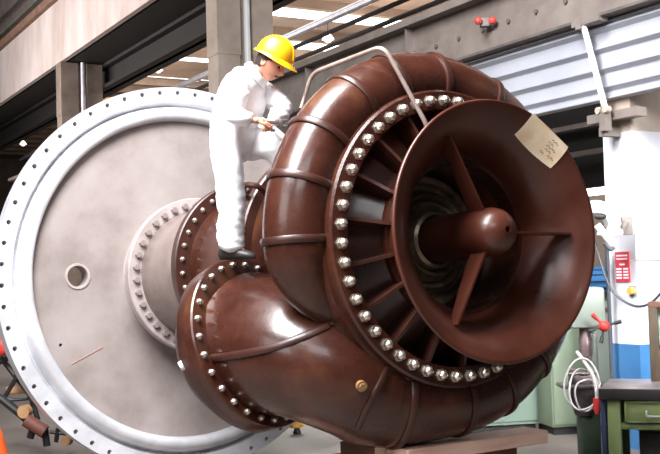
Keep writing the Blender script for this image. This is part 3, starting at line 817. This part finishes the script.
# drill press
base = floor_at(590, 466); DPY = 9.6
c = at(584, 384, DPY); 
dp = empty('drill_press', (c.x, c.y, 0), None, 'drill press with red star handle on a dark green pedestal beside the bench', 'drill press')
def dpp(b, n, m, par=dp, sm=40): return finish(b, n, m, par, sm)
zt_ = c.z
b = bmesh.new(); box(b, -.08, .17, -.10, .20, 0, .06, .01); box(b, -.05, .12, -.07, .14, .05, zt_-.20, .015); dpp(b, 'pedestal', DGREEN)
b = bmesh.new(); box(b, -.22, .20, -.16, .16, zt_-.025, zt_+.005, .006); dpp(b, 'work_table', TOOLD)
b = bmesh.new(); lathe(b, [(zt_-.30, .03), (zt_-.27, .09), (zt_-.12, .13), (zt_-.03, .14), (zt_-.02, .03)], lambda s, r, t: Vector((r*cos(t), r*sin(t), s)), 24); dpp(b, 'table_bracket', TOOLD)
b = bmesh.new(); box(b, -.10, .06, -.07, .07, zt_+.005, zt_+.08, .01); box(b, -.13, -.08, -.05, .05, zt_+.02, zt_+.14, .008); box(b, .02, .07, -.05, .05, zt_+.02, zt_+.13, .008); box(b, -.04, .0, -.04, .04, zt_+.06, zt_+.11, .005); dpp(b, 'machine_vice', TOOLD)
b = bmesh.new(); tube(b, [(-.15, -.06, zt_+.10), (.10, -.06, zt_+.10)], .011, 8); dpp(b, 'vice_screw', MAUVE)
b = bmesh.new(); tube(b, [(.13, .16, .05), (.13, .16, zt_+.86)], .045, 20); dpp(b, 'pillar', GREENC)
b = bmesh.new(); box(b, -.12, .19, -.12, .26, zt_+.50, zt_+.86, .03); dpp(b, 'drill_head', GREENC)
b = bmesh.new(); lathe(b, [(zt_+.16, .012), (zt_+.17, .028), (zt_+.24, .034), (zt_+.25, .055), (zt_+.40, .062), (zt_+.42, .05), (zt_+.52, .05)], lambda s, r, t: Vector((.02 + r*cos(t), -.02 + r*sin(t), s)), 20); dpp(b, 'spindle', MAUVE)
hub_c = Vector((.15, -.20, zt_+.52)); b = bmesh.new(); bmesh.ops.create_uvsphere(b, u_segments=14, v_segments=10, radius=.05, matrix=Matrix.Translation(hub_c)); tube(b, [hub_c, hub_c + Vector((0, .09, 0))], .022, 10); sh_ = dpp(b, 'star_hub', REDP)
for a in (15, 135, 255, 195):
    d_ = Vector((cos(R(a)), -.12, sin(R(a)))); b = bmesh.new(); tube(b, [hub_c, hub_c + d_*.10], .010, 8); tube(b, [hub_c + d_*.09, hub_c + d_*.15], [.015, .019], 10); o = dpp(b, 'star_arm', BLACKP if a != 135 else REDP, sh_)
# hanging coil of pale hose over the drill table
hc = empty('hose_coil', at(583, 388, DPY-.28), None, 'coil of pale hose with red nozzle hanging from the drill press table', 'hose')
o0 = Vector(hc.location)
pl_ = []
for k in range(3*36):
    a = 2*pi*k/36; q = k/(3*36)
    lp_ = k//36
    pl_.append(at(582 + (18 - 3.5*lp_)*cos(a) + 2*lp_, 386 + (26 - 5*lp_)*sin(a) + 4*lp_ + 2*sin(2.3*a), DPY-.30 + .05*sin(a*.7) + .03*q) - o0)
b = bmesh.new(); tube(b, pl_, .0085, 8); finish(b, 'hose_loops', HOSE, hc)
tail = smoothpath([at(577, 352, DPY-.2)-o0, at(583, 360, DPY-.28)-o0, at(592, 374, DPY-.34)-o0, at(596, 388, DPY-.36)-o0, at(597, 400, DPY-.36)-o0], 8)
b = bmesh.new(); tube(b, tail, .016, 10); finish(b, 'hose_tail', HOSE, hc)
b = bmesh.new(); tube(b, [at(597, 398, DPY-.36)-o0, at(597.3, 408, DPY-.36)-o0, at(597.5, 414, DPY-.36)-o0], [.034, .036, .020], 12); o = finish(b, 'nozzle', REDP, hc); o['label'] = 'red nozzle'

# workbench
cl = at(602, 388, 8.7); BZ = cl.z
wb = empty('workbench', (cl.x, cl.y, 0), (0, 0, R(-21)), 'olive green workbench with dark steel top and a drawer at lower right', 'workbench')
def wpart(n, q, m, par=wb, bev=.004):
    b = bmesh.new(); 
    for k in q: box(b, *k, bev)
    return finish(b, n, m, par, 30)
wpart('bench_top', [(-.02, 1.5, -.02, .75, BZ-.075, BZ)], BENCHT)
wpart('edge_strip', [(-.025, 1.5, -.03, -.018, BZ-.09, BZ-.004)], BLACKP)
wpart('side_panel', [(-.02, .02, .02, .70, .02, BZ-.08)], NAVY)
for x, y in ((.035, .0), (1.38, .0), (.035, .62), (1.38, .62)): wpart('leg', [(x, x+.10, y, y+.07, 0, BZ-.08)], OLIVE)
dr = wpart('drawer', [(.17, .66, -.004, .45, BZ-.27, BZ-.10)], OLIVE)
wpart('drawer_rim', [(.17, .66, -.016, -.004, BZ-.27, BZ-.255), (.17, .66, -.016, -.004, BZ-.115, BZ-.10), (.17, .185, -.016, -.004, BZ-.27, BZ-.10), (.645, .66, -.016, -.004, BZ-.27, BZ-.10)], OLIVE, dr, .002)
b = bmesh.new(); tube(b, filletpath([(.34, -.004, BZ-.18), (.34, -.045, BZ-.18), (.34, -.05, BZ-.215), (.47, -.05, BZ-.215), (.47, -.045, BZ-.18), (.47, -.004, BZ-.18)], .014, 4), .009, 8); finish(b, 'drawer_handle', GREENC, dr)
wpart('rail', [(.10, 1.42, .01, .05, BZ-.33, BZ-.28)], OLIVE)
wpart('shelf', [(.03, 1.46, .06, .66, .10, .13)], OLIVE)
bx = empty('tool_chest', Vector((cl.x, cl.y, .13)) + Vector((.30, .06, 0)), (0, 0, R(-21)), 'black tool chest on the shelf under the workbench', 'box')
b = bmesh.new(); box(b, 0, .62, 0, .34, 0, .38, .01); finish(b, 'chest_body', BLACKP, bx)
b = bmesh.new(); box(b, -.006, .626, -.006, .346, .38, .43, .015); finish(b, 'lid', BLACKP, bx)
b = bmesh.new(); box(b, .27, .33, -.02, 0, .35, .41, .004); finish(b, 'latch', TOOLD, bx)
# wooden frame standing on the bench
rk = empty('wooden_rack', at(651, 385, 9.1), (0, 0, R(-21)), 'brown wooden frame with pale panes standing on the workbench', 'rack')
rk.location.z = BZ
wpart('upright', [(0, .075, 0, .16, 0, .62)], RACKW, rk); wpart('upright', [(.55, .605, 0, .16, 0, .62)], WOODB, rk)
wpart('top_rail', [(0, .605, 0, .16, .62, .67)], WOODB, rk)
wpart('pane', [(.055, .55, .09, .10, .0, .62)], GLASS, rk, .001)
wpart('cross_rail', [(.055, .55, .06, .12, .26, .30)], WOODB, rk)

# fittings on the painted column
def on_col(l, h, p=6.995): return B((p, l, h))
sg = empty('safety_notice', on_col(7.09, -.14), None, 'red and white safety notice fixed to the white column', 'sign')
def colbox(par, n, p0, p1, l0, l1, h0, h1, m):
    b = bmesh.new(); f = L(par); box(b, p0, p1, l0, l1, h0, h1, 0, f); return finish(b, n, m, par, 0)
colbox(sg, 'board', 6.988, 6.999, 7.005, 7.175, -.145, .125, REDS)
tx = lambda l0, l1, h0, h1: colbox(sg, 'lettering', 6.983, 6.988, l0, l1, h0, h1, PINKS)
for h in (.085, .055): tx(7.025, 7.155, h, h+.014)
tx(7.06, 7.12, .005, .020)
for h in (-.035, -.062, -.089, -.116):
    tx(7.018, 7.075, h, h+.016); tx(7.10, 7.163, h, h+.016)
b = bmesh.new(); o0 = B((6.96, 7.0, -.22)); tube(b, [Vector((0,0,0)), -PD*.06], .035, 14)
ab = empty('push_button', B((6.998, 6.975, -.225)), None, 'amber push button on the white column below the red notice', 'button')
finish(b, 'cap', AMBER, ab)
b = bmesh.new(); box(b, -.01, .01, -.05, .05, -.05, .05, .004, Matrix.Rotation(math.atan2(PD.y, PD.x), 4, 'Z')); finish(b, 'base_plate', GREENC, ab)
# hanging cable and thin standpipe
cp = [at(x, y, Y) for x, y, Y in ((594, 240, 11.0), (599, 256, 10.95), (606, 278, 10.85), (614, 293, 10.78), (627, 303, 10.68), (640, 306.5, 10.55), (652, 302, 10.4), (662, 292, 10.3))]
b = bmesh.new(); tube(b, smoothpath(cp, 6), .013, 8); tag(finish(b, 'hanging_cable', CABLE), 'dark cable sagging across the white column below the notice', 'cable')
b = bmesh.new(); tube(b, smoothpath([at(x, y, 10.5) for x, y in ((630, 262, ), (634, 260.5), (645, 260), (662, 260.5))], 5), .008, 6); tag(finish(b, 'thin_wire', GIRD), 'thin grey wire running right from the red notice', 'wire')
b = bmesh.new(); cq = at(609, 300, 11.0); tube(b, [(cq.x, 11.0, at(608.5, 248, 11.0).z), (cq.x, 11.0, 0)], .020, 10); tag(finish(b, 'conduit', CABLE), 'dark upright conduit along the left edge of the white column', 'conduit')
# articulated wall lamp / extractor on the column
la = empty('wall_lamp', at(626, 226, 10.65), None, 'white articulated wall lamp on a bracket on the painted column', 'lamp')
lo_ = Vector(la.location)
def lp(pts, r, n, m, par=la, k=12, sm=True):
    b = bmesh.new(); q = [at(*p)-lo_ for p in pts]; tube(b, smoothpath(q, 5) if sm and len(q) > 2 else q, r, k); return finish(b, n, m, par)
b = bmesh.new(); box(b, -.05, .06, -.03, .03, -.09, .09, .008); finish(b, 'bracket', GIRD, la)
lp([(622, 232, 10.6), (626, 222, 10.6)], .03, 'pivot', GIRD)
# hood: a curved white shell
b = bmesh.new(); rg = []
ctr = at(594, 228, 10.55) - lo_
for k in range(13):
    a = R(5 + 95*k/12); c0 = ctr + Vector((cos(a)*.25, 0, sin(a)*.27)); c1 = ctr + Vector((cos(a)*.13, 0, sin(a)*.15))
    rg.append([c0 + Vector((0, -.08, 0)), c0 + Vector((0, .10, 0)), c1 + Vector((0, .10, 0)), c1 + Vector((0, -.08, 0))])
grid(b, rg, True, True, True); hd_ = finish(b, 'hood', WHITEP, la, 40)
b = bmesh.new(); c1 = at(600.5, 216.5, 10.44) - lo_; bmesh.ops.create_uvsphere(b, u_segments=14, v_segments=10, radius=.055, matrix=Matrix.Translation(c1) @ Matrix.Diagonal((1.1, .5, .62, 1))); finish(b, 'opening', BLACKP, hd_)
lp([(622, 232, 10.55), (610, 234, 10.55), (598, 232, 10.55)], .035, 'upper_arm', WHITEP)
lp([(597, 225, 10.55), (606, 236, 10.55), (614, 246, 10.55)], .038, 'lower_arm', WHITEP)
lp([(604, 243, 10.5), (610, 249.5, 10.5), (614, 247, 10.5)], .018, 'clamp', CABLE)

# ------------------------------------------------------------------ left background clutter
cz = floor_at(38, 438); CY = 11.6
tr = empty('pipe_trolley', (at(38, 430, CY).x, CY, 0), None, 'black tubular trolley with tan wheels behind the pale disc, bottom left', 'trolley')
to_ = Vector(tr.location)
def tp(pts, r, n, m, k=8):
    b = bmesh.new(); tube(b, [at(x, y, CY + d)-to_ for x, y, d in pts], r, k); return finish(b, n, m, tr)
tp([(-12, 388, 0), (22, 415, 0), (40, 432, 0)], .045, 'frame_bar', BLACKP, 10)
tp([(2, 402, .1), (16, 378, .1), (20, 345, .1)], .025, 'frame_bar', BLACKP)
tp([(6, 398, .05), (12, 400, .05), (27, 399, .05), (34, 388, .05)], .018, 'frame_bar', BLACKP)
tp([(-5, 350, .2), (12, 372, .2), (30, 395, .2), (38, 420, .2)], .03, 'frame_bar', BLACKP)
tp([(-6, 365, .2), (20, 352, .2)], .03, 'frame_bar', BLACKP)
tp([(30, 438, 0), (36, 420, 0)], .04, 'leg', BLACKP); tp([(47, 446, 0), (44, 425, 0)], .04, 'leg', BLACKP)
tp([(50, 432, 0), (68, 434, 0)], .02, 'axle', BLACKP); tp([(56, 442, 0), (58, 428, 0)], .025, 'leg', BLACKP)
tp([(26, 420, -.05), (45, 432, -.05)], .075, 'gearbox', mat('rust_red', (.14,.045,.03), (.20,.07,.05), rough=.6, scale=10), 12)
for x, y, r in ((23, 412, .070), (65, 441, .055)):
    p = at(x, y, CY-.08) - to_; b = bmesh.new(); tube(b, [p, p + Vector((.02, .08, 0))], r, 20); finish(b, 'wheel', TAN, tr)
p = at(18, 391, CY + .3) - to_; b = bmesh.new(); box(b, -.14, .12, 0, .1, -.03, .05, .02, Matrix.Translation(p)); o = finish(b, 'wooden_block', TAN, tr)
p = at(3, 346, CY) - to_; b = bmesh.new(); bmesh.ops.create_uvsphere(b, u_segments=14, v_segments=8, radius=.08, matrix=Matrix.Translation(p) @ Matrix.Diagonal((1, 1, 1.4, 1))); finish(b, 'red_valve', REDP, tr)
# orange drum and orange marker
p = floor_at(-4, 470); og = empty('orange_cone', (p.x, p.y, 0), None, 'orange traffic cone at the bottom left corner', 'cone')
b = bmesh.new(); lathe(b, [(.02, .17), (.05, .15), (.30, .085), (.40, .055), (.42, .03), (.42, .001)], lambda s, r, t: Vector((r*cos(t), r*sin(t), s)), 28); finish(b, 'cone_body', ORANGEP, og)
b = bmesh.new(); box(b, -.2, .2, -.2, .2, 0, .03, .01); finish(b, 'cone_base', BLACKP, og)
p = floor_at(297, 433); mk_ = empty('floor_marker', (p.x, p.y, 0), None, 'small orange topped marker on the floor right of the pale disc', 'marker')
b = bmesh.new(); tube(b, [(0,0,0), (0,0,.08)], [.05, .022], 14); finish(b, 'stem', BLACKP, mk_)
b = bmesh.new(); lathe(b, [(.07, .02), (.07, .085), (.09, .085), (.13, .05), (.15, .001)], lambda s, r, t: Vector((r*cos(t), r*sin(t), s)), 20); finish(b, 'orange_cap', AMBER, mk_)

# ------------------------------------------------------------------ light
w = bpy.data.worlds.new('hall_daylight'); SC.world = w; w.use_nodes = True
bg = w.node_tree.nodes['Background']; bg.inputs[0].default_value = (.90, .93, 1.0, 1); bg.inputs[1].default_value = .035
def area(name, loc, target, sx, sy, power, col=(1, 1, 1), spread=180):
    d = bpy.data.lights.new(name, 'AREA'); d.shape = 'RECTANGLE'; d.size, d.size_y = sx, sy; d.energy = power; d.color = col; d.spread = R(spread)
    o = bpy.data.objects.new(name, d); COL.objects.link(o); o.location = loc
    o.rotation_euler = (Vector(target) - Vector(loc)).to_track_quat('-Z', 'Y').to_euler(); return o
area('roof_skylight', (-2.2, 4.6, 8.0), (0, 7.8, 1.5), 3.2, 6, 2050, (.97, .98, 1))  # unseen overhead key; no skylight is built in this bay
area('window_wall_light', (-9, -1.5, 6.5), (1, 7, 1.5), 6, 3.5, 260, (1, .97, .94))  # added fill from behind left of the camera, no window wall there
area('rear_skylight', (.3, -3.2, 8.2), (1, 7, 1.6), 5, 2.6, 210, (.96, .97, 1))  # unseen light placed behind the camera for the sheen inside the bell
area('right_window_light', (6.2, 3.0, 5.5), (3.9, 11, 1.8), 2.5, 2, 130, (.97, .98, 1), 45)  # added narrow fill for the painted column's front face, no window behind it
area('left_window_wall', (-17, 22, 6.5), (-6, 29, 7.5), 12, 4, 950, (1, .96, .93), 100)  # added fill that brightens the pale beam and the disc from the left
for lx, ly in ((12.5, 14), (12.5, 22), (12.5, 30), (12.5, 38), (17, 26), (17, 34)):  # added fill points brightening the far roof, separate from the pendant lamps
    d = bpy.data.lights.new('bay_lamp_light', 'POINT'); d.energy = 420; d.shadow_soft_size = .3; d.color = (1, .93, .85)
    o = bpy.data.objects.new('bay_lamp_light', d); COL.objects.link(o); o.location = B((lx, ly, 5.6))
fb = B((13, 26, 7.6)); area('far_bay_skylight', fb, (fb.x, fb.y, 0), 9, 24, 2500, (1, .98, .95))

SC.view_settings.view_transform = 'Standard'; SC.view_settings.look = 'None'
SC.view_settings.exposure = 0.5; SC.view_settings.gamma = 1; SC.view_settings.use_curve_mapping = False
SC.cycles.use_denoising = True
